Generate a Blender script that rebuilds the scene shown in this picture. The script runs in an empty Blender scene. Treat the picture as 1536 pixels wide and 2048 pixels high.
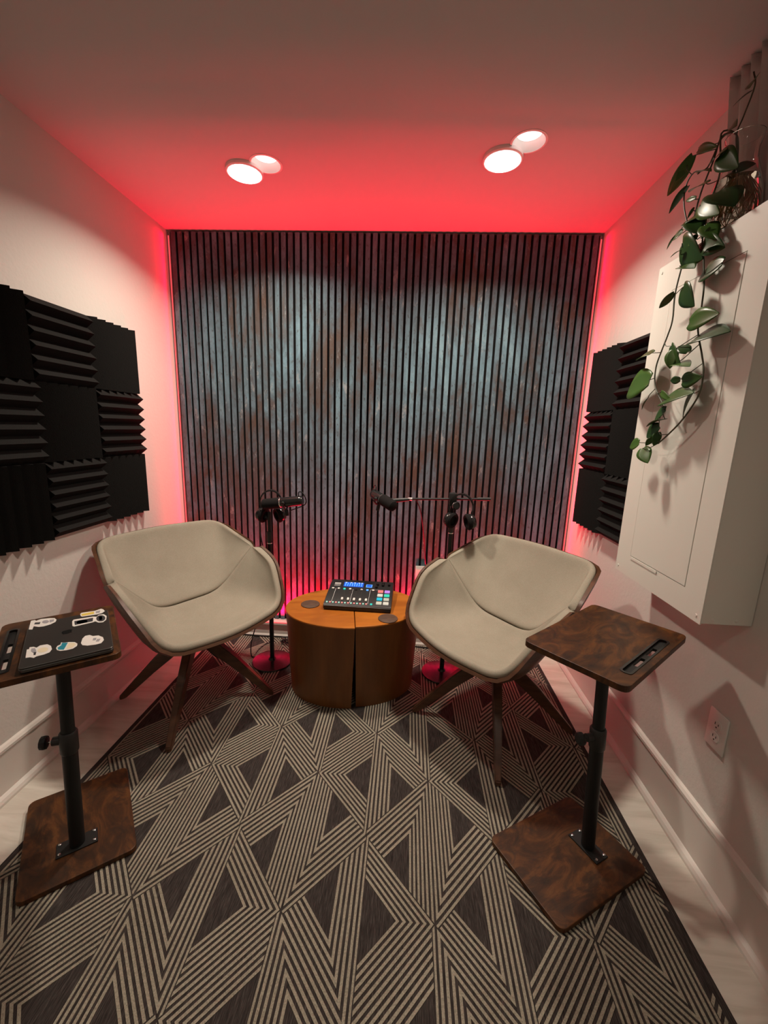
import bpy, bmesh, math, random
from mathutils import Vector, Matrix
random.seed(7)
S = bpy.context.scene
C = S.collection
PI = math.pi
W2, H = 1.22, 2.455          # half width of the room, ceiling height
YF = -3.5                    # wall behind the camera
YB = 0.034                   # plaster of the back wall (slat fronts stand at y = 0)

# ---------------------------------------------------------------- camera, world, exposure
cam = bpy.data.objects.new('camera', bpy.data.cameras.new('camera')); C.objects.link(cam)
cam.data.sensor_fit = 'HORIZONTAL'; cam.data.sensor_width = 36.0
cam.data.lens = 828.98 / 1536 * 36.0
cam.data.clip_start = 0.01
def view_axes(yaw, pitch, roll):
    f = Vector((math.sin(yaw)*math.cos(pitch), math.cos(yaw)*math.cos(pitch), -math.sin(pitch)))
    r = Vector((math.cos(yaw), -math.sin(yaw), 0)); d = f.cross(r)
    return r*math.cos(roll)+d*math.sin(roll), -r*math.sin(roll)+d*math.cos(roll), f
CAMLOC = Vector((0.2154, -2.5474, 1.3849))
AX, AD, AF = view_axes(-0.0535, 0.1990, -0.0331)
m = Matrix((AX, -AD, -AF)).transposed().to_4x4(); m.translation = CAMLOC
cam.matrix_world = m
S.camera = cam
w = bpy.data.worlds.new('world'); S.world = w; w.use_nodes = True
w.node_tree.nodes['Background'].inputs[0].default_value = (0.02, 0.02, 0.02, 1)
w.node_tree.nodes['Background'].inputs[1].default_value = 0.2
S.view_settings.view_transform = 'Standard'; S.view_settings.look = 'None'
S.view_settings.gamma = 1.0; S.view_settings.use_curve_mapping = False
S.view_settings.exposure = 0.0

# strengths of the lamps (used in their builders below)
WARM = (1.0, 0.89, 0.74)
P_PUCK, P_REAR = 17.5, 2.0
RED = (1.0, 0.0, 0.03)
P_SIDE, P_BOT = 1.8, 34.0      # watts of each red strip

# ---------------------------------------------------------------- helpers
def measure(px, py, axis, val):
    """point of the place seen at a photo pixel, on a plane x/y/z = val (used to read positions off the photograph)"""
    d = AX*((px-768)/828.98) + AD*((py-1024)/828.98) + AF
    return CAMLOC + d*((val-CAMLOC[axis])/d[axis])
def obj(name, bm, mat, parent=None, smooth=False, loc=None, rot=None):
    me = bpy.data.meshes.new(name)
    bmesh.ops.recalc_face_normals(bm, faces=bm.faces)
    bm.to_mesh(me); bm.free()
    if mat: me.materials.append(mat)
    if smooth:
        for p in me.polygons: p.use_smooth = True
        try: me.set_sharp_from_angle(angle=math.radians(40))
        except Exception: pass
    o = bpy.data.objects.new(name, me); C.objects.link(o)
    if parent: o.parent = parent
    if loc is not None: o.location = loc
    if rot is not None: o.rotation_euler = rot
    return o
def tag(o, label, cat, group=None):
    o['label'] = label; o['category'] = cat
    if group: o['group'] = group
    return o
def thing(name, label, cat, loc=(0, 0, 0), rz=0.0, group=None):
    o = bpy.data.objects.new(name, None); C.objects.link(o)
    o.location = loc; o.rotation_euler = (0, 0, rz); o.empty_display_size = 0.05
    return tag(o, label, cat, group)
def struct(o): o['kind'] = 'structure'; return o
def share(src, parent, loc=(0, 0, 0), rot=(0, 0, 0), scale=None):
    o = src.copy(); C.objects.link(o); o.parent = parent; o.location = loc; o.rotation_euler = rot
    if scale: o.scale = scale
    return o
def B(): return bmesh.new()
def box(bm, lo, hi, bev=0.0, mtx=None, seg=1):
    lo, hi = Vector(lo), Vector(hi)
    r = bmesh.ops.create_cube(bm, size=1.0)
    vs = r['verts']
    for v in vs: v.co = Vector(((lo[i]+hi[i])/2 + v.co[i]*(hi[i]-lo[i]) for i in range(3)))
    if bev > 0:
        es = list({e for v in vs for e in v.link_edges})
        rr = bmesh.ops.bevel(bm, geom=es, offset=bev, segments=seg, profile=0.5, affect='EDGES')
        vs = list({v for f in rr['faces'] for v in f.verts} | {v for v in vs if v.is_valid})
    if mtx: bmesh.ops.transform(bm, matrix=mtx, verts=vs)
    return bm
def frame_of(d):
    d = Vector(d).normalized(); a = Vector((0, 0, 1)) if abs(d.z) < .9 else Vector((1, 0, 0))
    x = d.cross(a).normalized(); return x, d.cross(x).normalized()
def tube(bm, pts, rad, n=8, cap=True):
    pts = [Vector(p) for p in pts]; rings = []
    if not hasattr(rad, '__len__'): rad = [rad]*len(pts)
    x = None
    for i, p in enumerate(pts):
        t = (pts[min(i+1, len(pts)-1)] - pts[max(i-1, 0)]).normalized()
        if x is None: x, y = frame_of(t)
        x = (x - t*x.dot(t)).normalized(); y = t.cross(x)
        rings.append([bm.verts.new(p + (x*math.cos(2*PI*k/n) + y*math.sin(2*PI*k/n))*rad[i]) for k in range(n)])
    for a, b in zip(rings, rings[1:]):
        for k in range(n): bm.faces.new((a[k], a[(k+1) % n], b[(k+1) % n], b[k]))
    if cap: bm.faces.new(rings[0][::-1]); bm.faces.new(rings[-1])
    return bm
def lathe(bm, prof, n=32, o=(0, 0, 0), axis=None, capa=True, capb=True, sx=1, sy=1):
    """prof: (radius, height) list; axis: direction of the height"""
    o = Vector(o)
    if axis is None: x, y, zz = Vector((1, 0, 0)), Vector((0, 1, 0)), Vector((0, 0, 1))
    else: zz = Vector(axis).normalized(); x, y = frame_of(zz)
    rings = []
    for r, h in prof:
        rings.append([bm.verts.new(o + x*(r*sx*math.cos(2*PI*k/n)) + y*(r*sy*math.sin(2*PI*k/n)) + zz*h) for k in range(n)])
    for a, b in zip(rings, rings[1:]):
        for k in range(n): bm.faces.new((a[k], a[(k+1) % n], b[(k+1) % n], b[k]))
    if capa: bm.faces.new(rings[0][::-1])
    if capb: bm.faces.new(rings[-1])
    return bm
def prism(bm, poly, z0, z1, mtx=None):
    a = [bm.verts.new((p[0], p[1], z0)) for p in poly]; b = [bm.verts.new((p[0], p[1], z1)) for p in poly]
    n = len(poly)
    bm.faces.new(a[::-1]); bm.faces.new(b)
    for k in range(n): bm.faces.new((a[k], a[(k+1) % n], b[(k+1) % n], b[k]))
    if mtx: bmesh.ops.transform(bm, matrix=mtx, verts=a+b)
    return bm
def rrect(cx, cy, sx, sy, r, n=5):
    out = []
    for qx, qy, a0 in ((1, 1, 0), (-1, 1, 90), (-1, -1, 180), (1, -1, 270)):
        for k in range(n+1):
            a = math.radians(a0 + 90*k/n)
            out.append((cx + qx*(sx/2-r) + r*math.cos(a), cy + qy*(sy/2-r) + r*math.sin(a)))
    return out
def plate_hole(bm, outer, holes, z0, z1):
    """flat plate with holes through it"""
    loops = []
    for poly in [outer]+holes:
        vs = [bm.verts.new((p[0], p[1], z0)) for p in poly]
        loops.append((vs, [bm.edges.new((vs[k], vs[(k+1) % len(vs)])) for k in range(len(vs))]))
    fs = [g for g in bmesh.ops.triangle_fill(bm, use_beauty=True, edges=[e for _, es in loops for e in es])['geom'] if isinstance(g, bmesh.types.BMFace)]
    r = bmesh.ops.extrude_face_region(bm, geom=fs)
    for g in r['geom']:
        if isinstance(g, bmesh.types.BMVert): g.co.z = z1
    return bm
def curve_pts(ctrl, n=8):
    """Catmull-Rom through the control points"""
    P = [Vector(c) for c in ctrl]; P = [P[0]*2-P[1]] + P + [P[-1]*2-P[-2]]; out = []
    for i in range(1, len(P)-2):
        a, b, c, d = P[i-1:i+3]
        for k in range(n):
            t = k/n
            out.append(.5*((2*b) + (c-a)*t + (2*a-5*b+4*c-d)*t*t + (3*b-a-3*c+d)*t**3))
    out.append(P[-2]); return out

# ---------------------------------------------------------------- materials
def mat(name, col, rough=.5, metal=0.0, spec=.5, emis=None, es=0.0):
    M = bpy.data.materials.new(name); M.use_nodes = True
    b = M.node_tree.nodes['Principled BSDF']
    b.inputs['Base Color'].default_value = (*col, 1); b.inputs['Roughness'].default_value = rough
    b.inputs['Metallic'].default_value = metal; b.inputs['Specular IOR Level'].default_value = spec
    if emis: b.inputs['Emission Color'].default_value = (*emis, 1); b.inputs['Emission Strength'].default_value = es
    return M
def nodes(M): return M.node_tree.nodes, M.node_tree.links, M.node_tree.nodes['Principled BSDF']
def coords(M, kind='Object', scale=(1, 1, 1), rot=(0, 0, 0)):
    N, L, b = nodes(M)
    mp = N.new('ShaderNodeMapping'); mp.inputs['Scale'].default_value = scale; mp.inputs['Rotation'].default_value = rot
    if kind == 'World': L.new(N.new('ShaderNodeNewGeometry').outputs['Position'], mp.inputs[0])
    else: L.new(N.new('ShaderNodeTexCoord').outputs[kind], mp.inputs[0])
    return mp.outputs[0]
def noise(M, vec, scale, detail=4, rough=.5, dist=0):
    N, L, b = nodes(M); n = N.new('ShaderNodeTexNoise')
    n.inputs['Scale'].default_value = scale; n.inputs['Detail'].default_value = detail
    n.inputs['Roughness'].default_value = rough; n.inputs['Distortion'].default_value = dist
    L.new(vec, n.inputs['Vector']); return n.outputs['Fac']
def ramp(M, fac, stops):
    N, L, b = nodes(M); r = N.new('ShaderNodeValToRGB'); L.new(fac, r.inputs[0])
    e = r.color_ramp.elements
    while len(e) < len(stops): e.new(.5)
    for k, (p, c) in enumerate(stops): e[k].position = p; e[k].color = (*c, 1) if len(c) == 3 else c
    return r.outputs[0]
def mixc(M, fac, a, b_, mode='MIX'):
    N, L, b = nodes(M); x = N.new('ShaderNodeMix'); x.data_type = 'RGBA'; x.blend_type = mode
    for s, v in ((0, fac), (6, a), (7, b_)):
        if isinstance(v, (int, float)): x.inputs[s].default_value = v
        elif isinstance(v, tuple): x.inputs[s].default_value = (*v, 1)
        else: L.new(v, x.inputs[s])
    return x.outputs[2]
def bump(M, h, strength=.2, dist=.002):
    N, L, b = nodes(M); n = N.new('ShaderNodeBump'); n.inputs['Strength'].default_value = strength
    n.inputs['Distance'].default_value = dist; L.new(h, n.inputs['Height']); L.new(n.outputs[0], b.inputs['Normal'])
def setc(M, c): N, L, b = nodes(M); L.new(c, b.inputs['Base Color'])
G3 = lambda v: (v, v, v)

M_wall = mat('wall_paint', (.64, .615, .57), .75, spec=.25)
v = coords(M_wall, 'World'); bump(M_wall, noise(M_wall, v, 55, 4, .6), .22, .004)
M_ceil = mat('ceiling_paint', (.53, .515, .50), .85, spec=.15)
v = coords(M_ceil, 'World'); bump(M_ceil, noise(M_ceil, v, 70, 3, .5), .1, .003)
M_trim = mat('trim_paint', (.66, .62, .57), .45)
M_floor = mat('pale_vinyl', (.6, .57, .5), .42)
v = coords(M_floor, 'World', (1.2, 9, 1))
n1 = noise(M_floor, v, 2.2, 6, .6, .6)
setc(M_floor, ramp(M_floor, n1, [(.3, (.50, .46, .39)), (.55, (.64, .60, .53)), (.8, (.72, .69, .62))]))
# patinated slats
M_slat = mat('patina_slat', (.2, .22, .22), .55, spec=.15)
N_, L_, _b = nodes(M_slat)
oi = N_.new('ShaderNodeObjectInfo'); of = N_.new('ShaderNodeCombineXYZ'); mu = N_.new('ShaderNodeMath'); mu.operation = 'MULTIPLY'; mu.inputs[1].default_value = .22
L_.new(oi.outputs['Random'], mu.inputs[0]); L_.new(mu.outputs[0], of.inputs[2])
def slat_coords(sc3):
    ad = N_.new('ShaderNodeVectorMath'); ad.operation = 'ADD'; L_.new(N_.new('ShaderNodeNewGeometry').outputs['Position'], ad.inputs[0]); L_.new(of.outputs[0], ad.inputs[1])
    mp = N_.new('ShaderNodeMapping'); mp.inputs['Scale'].default_value = sc3; L_.new(ad.outputs[0], mp.inputs[0]); return mp.outputs[0]
v = slat_coords((1.0, 1.0, .42))
big = noise(M_slat, v, 3.4, 9, .68, .5); big2 = noise(M_slat, slat_coords((1.2, 1, .5)), 4.3, 8, .66, .4)
fine = noise(M_slat, slat_coords((1, 1, .45)), 70, 6, .75); mid = noise(M_slat, slat_coords((1, 1, .4)), 14, 8, .75, .4)
c = ramp(M_slat, big, [(.35, (.070, .052, .042)), (.43, (.080, .082, .084)), (.49, (.080, .122, .145)), (.59, (.115, .205, .25)), (.70, (.18, .31, .36))])
c = mixc(M_slat, ramp(M_slat, big2, [(.57, G3(0)), (.64, G3(.8))]), c, (.085, .060, .046))
c = mixc(M_slat, ramp(M_slat, mid, [(.58, G3(0)), (.66, G3(.7))]), c, (.28, .32, .32))
c = mixc(M_slat, ramp(M_slat, fine, [(.55, G3(0)), (.63, G3(.75))]), c, (.05, .043, .038))
setc(M_slat, c); bump(M_slat, fine, .15, .001)
M_felt = mat('black_felt', (.006, .006, .006), .95, spec=.1)
M_foam = mat('charcoal_foam', (.012, .0115, .011), .95, spec=.12)
v = coords(M_foam, 'Object'); bump(M_foam, noise(M_foam, v, 400, 2), .5, .002)
M_black = mat('black_powdercoat', (.008, .008, .008), .5, spec=.35)
M_blackp = mat('black_plastic', (.012, .012, .012), .45)
M_gloss = mat('black_gloss', (.01, .01, .01), .22)
M_micfoam = mat('mic_foam', (.012, .011, .011), .95, spec=.1)
M_chrome = mat('chrome', (.7, .7, .7), .2, 1.0)
M_white = mat('white_plastic', (.75, .73, .69), .4)
M_boxp = mat('enamel_box', (.66, .65, .59), .5)
v = coords(M_boxp, 'World'); bump(M_boxp, noise(M_boxp, v, 120, 2), .06, .001)
M_gap = mat('dark_gap', (.02, .018, .015), .8)
M_fab = mat('beige_fabric', (.43, .39, .31), .9, spec=.15)
v = coords(M_fab, 'Object'); f1 = noise(M_fab, v, 9, 4, .6); f2 = noise(M_fab, v, 260, 3, .6)
setc(M_fab, mixc(M_fab, .5, ramp(M_fab, f1, [(.3, (.265, .238, .185)), (.7, (.325, .295, .235))]), ramp(M_fab, f2, [(.3, (.245, .22, .17)), (.7, (.345, .312, .25))])))
bump(M_fab, f2, .3, .0008)
def wood(name, dark, lite, scale=(1, 1, 12), sc=3.0, rough=.4, kind='Object'):
    M = mat(name, lite, rough); v = coords(M, kind, scale)
    n = noise(M, v, sc, 6, .6, 1.2)
    setc(M, ramp(M, n, [(.3, dark), (.7, lite)])); bump(M, n, .05, .001); return M
M_walnut = wood('walnut_veneer', (.050, .020, .010), (.115, .050, .024), (2, 2, 14), 2.5, .38)
M_leg = wood('walnut_leg', (.055, .022, .012), (.12, .052, .026), (2, 2, 10), 2.5, .35)
M_table = mat('amber_wood', (.42, .14, .02), .34)
v = coords(M_table, 'Object', (1.2, 5, 1)); a1 = noise(M_table, v, 2.2, 5, .6, 1.0); a2 = noise(M_table, coords(M_table, 'Object'), 4, 3, .5, .5)
c = ramp(M_table, a1, [(.3, (.30, .085, .010)), (.6, (.44, .145, .018)), (.8, (.50, .18, .03))])
setc(M_table, mixc(M_table, ramp(M_table, a2, [(.55, G3(0)), (.75, G3(.6))]), c, (.20, .055, .010)))
M_tside_shaded = mat('amber_wood_shaded_side', (.20, .072, .014), .4)  # same wood, darkened: shade on the drum's sides is put into the colour
v = coords(M_tside_shaded, 'Object', (6, 6, .7)); a1 = noise(M_tside_shaded, v, 2.5, 5, .6)
setc(M_tside_shaded, ramp(M_tside_shaded, a1, [(.3, (.115, .040, .009)), (.7, (.19, .070, .015))]))
M_rust = mat('rustic_board', (.15, .07, .03), .45, spec=.3)
v = coords(M_rust, 'Object', (1, 2.2, 1)); a1 = noise(M_rust, v, 7, 6, .65, 1.4); a2 = noise(M_rust, coords(M_rust, 'Object', (1, 1.6, 1)), 16, 5, .7, .6)
c = ramp(M_rust, a1, [(.30, (.012, .006, .003)), (.46, (.046, .017, .005)), (.58, (.092, .033, .008)), (.75, (.14, .058, .014))])
setc(M_rust, mixc(M_rust, ramp(M_rust, a2, [(.55, G3(0)), (.7, G3(.7))]), c, (.022, .012, .008)))
M_coast = mat('coaster_leather', (.085, .045, .028), .6)
v = coords(M_coast, 'Object', (1, 8, 1)); setc(M_coast, ramp(M_coast, noise(M_coast, v, 30, 3), [(.35, (.06, .032, .02)), (.65, (.12, .066, .04))]))
M_rugd = mat('rug_ground', (.05, .042, .038), .95, spec=.1)
v = coords(M_rugd, 'World', (16, .8, 1)); r1 = noise(M_rugd, v, 30, 4, .7)
setc(M_rugd, ramp(M_rugd, r1, [(.35, (.020, .016, .015)), (.55, (.048, .040, .037)), (.75, (.115, .098, .09))])); bump(M_rugd, r1, .4, .002)
M_cord = mat('rug_cord', (.40, .365, .28), .95, spec=.1)
v = coords(M_cord, 'World'); r1 = noise(M_cord, v, 330, 2, .6); r2 = noise(M_cord, v, 5, 3)
setc(M_cord, mixc(M_cord, .45, ramp(M_cord, r1, [(.3, (.12, .105, .078)), (.65, (.38, .345, .27))]), ramp(M_cord, r2, [(.3, (.25, .222, .17)), (.7, (.36, .33, .265))])))
bump(M_cord, r1, .6, .002)
M_curtain = mat('grey_curtain', (.66, .58, .55), .9, spec=.1)
v = coords(M_curtain, 'World'); bump(M_curtain, noise(M_curtain, v, 300, 2), .3, .001)
M_leaf = mat('pothos_leaf', (.05, .14, .03), .34, spec=.25)
v = coords(M_leaf, 'Object', (1, 1.6, 1)); l1 = noise(M_leaf, v, 2.6, 5, .6, .8)
oi = M_leaf.node_tree.nodes.new('ShaderNodeObjectInfo')
c = mixc(M_leaf, oi.outputs['Random'], (.014, .045, .010), (.045, .10, .016))
setc(M_leaf, mixc(M_leaf, ramp(M_leaf, l1, [(.64, G3(0)), (.72, G3(.8))]), c, (.26, .33, .17)))
M_vine = mat('vine_stem', (.045, .05, .02), .5)
M_root = mat('plant_roots', (.42, .27, .12), .7)
M_glass = mat('jar_glass', (.95, .97, .95), .02)
nodes(M_glass)[2].inputs['Transmission Weight'].default_value = 1.0; nodes(M_glass)[2].inputs['IOR'].default_value = 1.45
M_water = mat('jar_water', (.93, .92, .85), .0)
nodes(M_water)[2].inputs['Transmission Weight'].default_value = 1.0; nodes(M_water)[2].inputs['IOR'].default_value = 1.33
M_lap = mat('space_grey', (.10, .095, .09), .38, .85)
M_led = mat('red_led', (.2, .02, .02), .5)

# ---------------------------------------------------------------- the room
struct(obj('floor', box(B(), (-W2-.1, YF-.1, -.1), (W2+.1, YB+.1, 0)), M_floor))
struct(obj('ceiling', box(B(), (-W2-.1, YF-.1, H), (W2+.1, YB+.1, H+.2)), M_ceil))
struct(obj('wall_left', box(B(), (-W2-.1, YF, 0), (-W2, YB, H)), M_wall))
struct(obj('wall_right', box(B(), (W2, YF, 0), (W2+.1, YB, H)), M_wall))
struct(obj('wall_back', box(B(), (-W2-.1, YB, 0), (W2+.1, YB+.1, H)), M_wall))
struct(obj('wall_front', box(B(), (-W2-.1, YF-.1, 0), (W2+.1, YF, H)), M_wall))
HB = .207
def base_profile(hb):
    return [(0, 0), (.012, 0), (.012, hb-.03), (.016, hb-.022), (.016, hb-.012), (.009, hb-.004), (.0, hb)]
for side, x0, s in (('left', -W2, 1), ('right', W2, -1)):
    bm = B(); pf = base_profile(HB)
    a = [bm.verts.new((x0+s*p, YF+.001, q)) for p, q in pf]; b = [bm.verts.new((x0+s*p, -.03, q)) for p, q in pf]
    for k in range(len(pf)): bm.faces.new((a[k], a[(k+1) % len(pf)], b[(k+1) % len(pf)], b[k]))
    bm.faces.new(a); bm.faces.new(b[::-1])
    bb = struct(obj('baseboard_'+side, bm, M_trim))
    bm = B(); pf = [(.012, 0), (.030, 0), (.030, .010), (.024, .020), (.016, .026), (.012, .028)]
    a = [bm.verts.new((x0+s*p, YF+.001, q)) for p, q in pf]; b = [bm.verts.new((x0+s*p, -.03, q)) for p, q in pf]
    for k in range(len(pf)): bm.faces.new((a[k], a[(k+1) % len(pf)], b[(k+1) % len(pf)], b[k]))
    bm.faces.new(a); bm.faces.new(b[::-1])
    obj('shoe_moulding', bm, M_trim, bb)
bm = B(); pf = [(YB, 0), (-.062, 0), (-.062, .016), (-.054, .026), (-.054, .045), (-.050, .055), (-.050, .085), (-.064, .095), (-.064, .104), (YB, .104)]
a = [bm.verts.new((-W2+.001, p, q)) for p, q in pf]; b = [bm.verts.new((W2-.001, p, q)) for p, q in pf]
for k in range(len(pf)): bm.faces.new((a[k], a[(k+1) % len(pf)], b[(k+1) % len(pf)], b[k]))
bm.faces.new(a); bm.faces.new(b[::-1])
struct(obj('baseboard_back', bm, M_trim))

# ---------------------------------------------------------------- slat wall panelling
ZS0, ZS1 = .106, H-.010
sp = thing('slat_panel', 'dark slatted wall panelling with blotchy blue-grey and brown patina', 'wall panel', (0, 0, ZS0))
obj('backing', box(B(), (-W2+.018, .0125, 0), (W2-.018, YB-.002, ZS1-ZS0)), M_felt, sp)
NS = 60; pitch = (2*W2-.036-.006)/NS
sl = None
for k in range(NS):
    x = -W2+.018+.003+pitch*(k+.5)
    if sl is None: sl = obj('slat', box(B(), (-.0131, 0, 0), (.0131, .0125, ZS1-ZS0), .0012), M_slat, sp, loc=(x, 0, 0)); o = sl
    else: o = share(sl, sp, (x, 0, 0))

# red LED strips round the panelling
M_ledface = mat('red_led_face', (.5, .1, .1), .5, emis=(1, .10, .12), es=.8)
def led(a, b, aim, spread, power, size, label):
    """LED strip from a to b shining along aim"""
    a, b = Vector(a), Vector(b); aim = Vector(aim).normalized(); mid_ = (a+b)/2; ax = (b-a).normalized()
    t = tag(bpy.data.objects.new('led_strip', None), label, 'led strip', 'red LED strips edging the slat wall'); C.objects.link(t); t.location = mid_
    y = (-aim).cross(ax).normalized()
    R_ = Matrix((ax, y, -aim)).transposed().to_4x4(); L_ = (b-a).length
    bm = B(); box(bm, (-L_/2, -size/2, .0006), (L_/2, size/2, .004), 0, R_); obj('diffuser_tape', bm, M_ledface, t)
    l = bpy.data.lights.new('strip_glow', 'AREA'); l.shape = 'RECTANGLE'; l.size = L_; l.size_y = size; l.energy = power; l.color = RED; l.spread = math.radians(spread)
    o = bpy.data.objects.new('strip_glow', l); C.objects.link(o); o.parent = t; o.matrix_local = R_
led((-W2+.012, .004, .14), (-W2+.012, .004, H-.03), (-.17, -1, 0), 34, P_SIDE, .006, 'red LED strip down the slat wall edge beside the larger foam array')
led((W2-.012, .004, .14), (W2-.012, .004, H-.03), (.17, -1, 0), 34, P_SIDE, .006, 'red LED strip down the slat wall edge near the electrical box')
led((-W2+.04, -.058, .111), (-.15, -.058, .111), (0, .42, 1), 98, P_BOT, .008, 'red LED strip on the back baseboard behind the laptop-side chair')
led((.13, -.058, .111), (W2-.16, -.058, .111), (0, .42, 1), 98, P_BOT, .008, 'red LED strip on the back baseboard below the white wall plate')

# ---------------------------------------------------------------- ceiling lamps
def lamp_light(parent, r, power, z, spread):
    l = bpy.data.lights.new('lamp_glow', 'AREA'); l.shape = 'DISK'; l.size = 2*r; l.energy = power
    l.color = WARM; l.spread = math.radians(spread)
    o = bpy.data.objects.new('lamp_glow', l); C.objects.link(o); o.parent = parent; o.location = (0, 0, z); return o
M_bulb = mat('lit_diffuser', (.9, .9, .9), .5, emis=(1, .95, .86), es=9.0)
M_bulb2 = mat('lit_bulb', (.9, .9, .9), .5, emis=(1, .97, .92), es=2.2)
M_refl = mat('white_reflector', (.8, .78, .75), .45)
def puck(loc, label, power, group):
    t = thing('disc_light', label, 'ceiling light', loc, group=group)
    obj('housing', lathe(B(), [(.078, 0), (.078, -.012), (.074, -.016), (.070, -.016)], 48, capb=False), M_refl, t, True)
    obj('diffuser', lathe(B(), [(.0715, -.0150), (.068, -.0175), (.05, -.0190), (.02, -.0196)], 48), M_bulb, t, True)
    lamp_light(t, .068, power, -.023, 142)
puck((-.541, -.548, H), 'glaring round disc ceiling light above the laptop-side chair', P_PUCK, None)
puck((.539, -.632, H), 'glaring round disc ceiling light nearer the hanging plant', P_PUCK, None)
def can_recess(loc, label):
    """recessed can: conical white reflector sunk into the ceiling, lens at its top"""
    t = thing('recessed_downlight', label, 'ceiling light', loc)
    obj('trim_ring', lathe(B(), [(.060, .0), (.0675, 0), (.068, -.002), (.064, -.004), (.060, -.003), (.060, 0)], 48, capa=False, capb=False), M_refl, t, True)
    obj('reflector', lathe(B(), [(.0605, -.003), (.056, .010), (.048, .026), (.046, .030), (.064, .034), (.067, .0)], 48, capa=False, capb=False), M_refl, t, True)
    obj('lens', lathe(B(), [(.046, .028), (.03, .0255), (.012, .0245)], 40), M_bulb2, t, True)
CANS = [(-.433, -.591), (.615, -.724)]
can_recess((*CANS[0], H), 'recessed can downlight with white reflector above the laptop-side chair')
can_recess((*CANS[1], H), 'recessed can downlight with white reflector nearer the hanging plant')
# openings for the two cans in the ceiling slab: rebuild the ceiling with round holes
ce = bpy.data.objects['ceiling']; bm = B()
outer = [(-W2-.1, YF-.1), (W2+.1, YF-.1), (W2+.1, YB+.1), (-W2-.1, YB+.1)]
plate_hole(bm, outer, [[(cx+.066*math.cos(2*PI*k/32), cy+.066*math.sin(2*PI*k/32)) for k in range(32)] for cx, cy in CANS], H, H+.2)
bmesh.ops.recalc_face_normals(bm, faces=bm.faces); bm.to_mesh(ce.data); bm.free()
# a second pair further back in the room, behind the camera
puck((-.55, -2.75, H), 'disc ceiling light by the wall opposite the slats', P_REAR, 'disc lights by the wall opposite the slats')
puck((.55, -2.75, H), 'disc ceiling light by the wall opposite the slats', P_REAR, 'disc lights by the wall opposite the slats')

# ---------------------------------------------------------------- rug with woven triangles
RX0, RX1, RY0, RY1, RZ = -1.005, 1.068, -3.02, -.045, .006
rug = thing('rug', 'dark flatweave rug with beige striped triangles across the floor', 'rug', (0, 0, 0))
obj('ground_weave', box(B(), (RX0, RY0, 0), (RX1, RY1, RZ), .002), M_rugd, rug)
def clip(poly, n, c):
    """keep n.p <= c"""
    out = []
    for i in range(len(poly)):
        a, b = poly[i], poly[(i+1) % len(poly)]
        da, db = n[0]*a[0]+n[1]*a[1]-c, n[0]*b[0]+n[1]*b[1]-c
        if da <= 0: out.append(a)
        if (da < 0 < db) or (db < 0 < da):
            t = da/(da-db); out.append((a[0]+(b[0]-a[0])*t, a[1]+(b[1]-a[1])*t))
    return out
HW, HH = .2225, .2455
EL = math.hypot(1/HW, 1/HH)
# signed distance inwards from the four edges of a diamond, as (nx, ny, c): d = c - n.p >= 0 inside
ED = {'TL': (-1/HW/EL, 1/HH/EL, 1/EL), 'TR': (1/HW/EL, 1/HH/EL, 1/EL), 'BL': (-1/HW/EL, -1/HH/EL, 1/EL), 'BR': (1/HW/EL, -1/HH/EL, 1/EL)}
def dist_le(poly, lin, k):       # region where d <= k
    nx, ny, c = lin; return clip(poly, (-nx, -ny), k-c)
def dist_ge(poly, lin, k):
    nx, ny, c = lin; return clip(poly, (nx, ny), c-k)
def lin_lt(poly, la, lb):        # da*wa <= db*wb, forms d = c - n.p
    nx = -la[0]+lb[0]; ny = -la[1]+lb[1]; return clip(poly, (nx, ny), lb[2]-la[2])
def sc(l, k): return tuple(v*k for v in l)
stripes = []
def fill(poly, lin, width, n, duty=.50):
    p = width/n
    for k in range(n):
        q = dist_ge(dist_le(poly, lin, (k+.5+duty/2)*p), lin, (k+.5-duty/2)*p)
        if len(q) > 2: stripes.append(q)
left = [(0, HH), (-HW, 0), (0, -HH)]; right = [(0, -HH), (HW, 0), (0, HH)]
LX = (1, 0, 0.0); RXl = (-1, 0, 0.0)        # d = -x on the left half, d = x on the right half
def typeA():
    t, wb, wv, wc = .014, .074, .077, .087
    fill(dist_le(left, ED['TL'], t), ED['TL'], t, 1)
    rest = dist_ge(left, ED['TL'], t)
    a, b = sc(ED['BL'], 1/wb), sc(LX, 1/wv)
    fill(dist_le(lin_lt(rest, a, b), ED['BL'], wb), ED['BL'], wb, 5)
    fill(dist_le(lin_lt(rest, b, a), LX, wv), LX, wv, 5)
    fill(dist_le(right, RXl, .012), RXl, .012, 1)
    rest = dist_ge(right, RXl, .012)
    fill(dist_le(lin_lt(rest, ED['TR'], ED['BR']), ED['TR'], wc), ED['TR'], wc, 6)
    fill(dist_le(lin_lt(rest, ED['BR'], ED['TR']), ED['BR'], wc), ED['BR'], wc, 6)
def typeB():
    wb, wv = .100, .078
    a, b = sc(ED['TL'], 1/wb), sc(LX, 1/wv)
    fill(dist_le(lin_lt(left, a, b), ED['TL'], wb), ED['TL'], wb, 6)
    fill(dist_le(lin_lt(left, b, a), LX, wv), LX, wv, 6)
    a, b = sc(ED['BR'], 1/wb), sc(RXl, 1/wv)
    fill(dist_le(lin_lt(right, a, b), ED['BR'], wb), ED['BR'], wb, 6)
    fill(dist_le(lin_lt(right, b, a), RXl, wv), RXl, wv, 6)
cells = {}
for key, fn in (('A', typeA), ('B', typeB)):
    stripes = []; fn(); cells[key] = stripes
cells['C'] = [[(-x, -y) for x, y in q] for q in cells['A']]
bm = B(); bx0, bx1, by0, by1 = RX0+.018, RX1-.022, RY0+.02, RY1-.006
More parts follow.
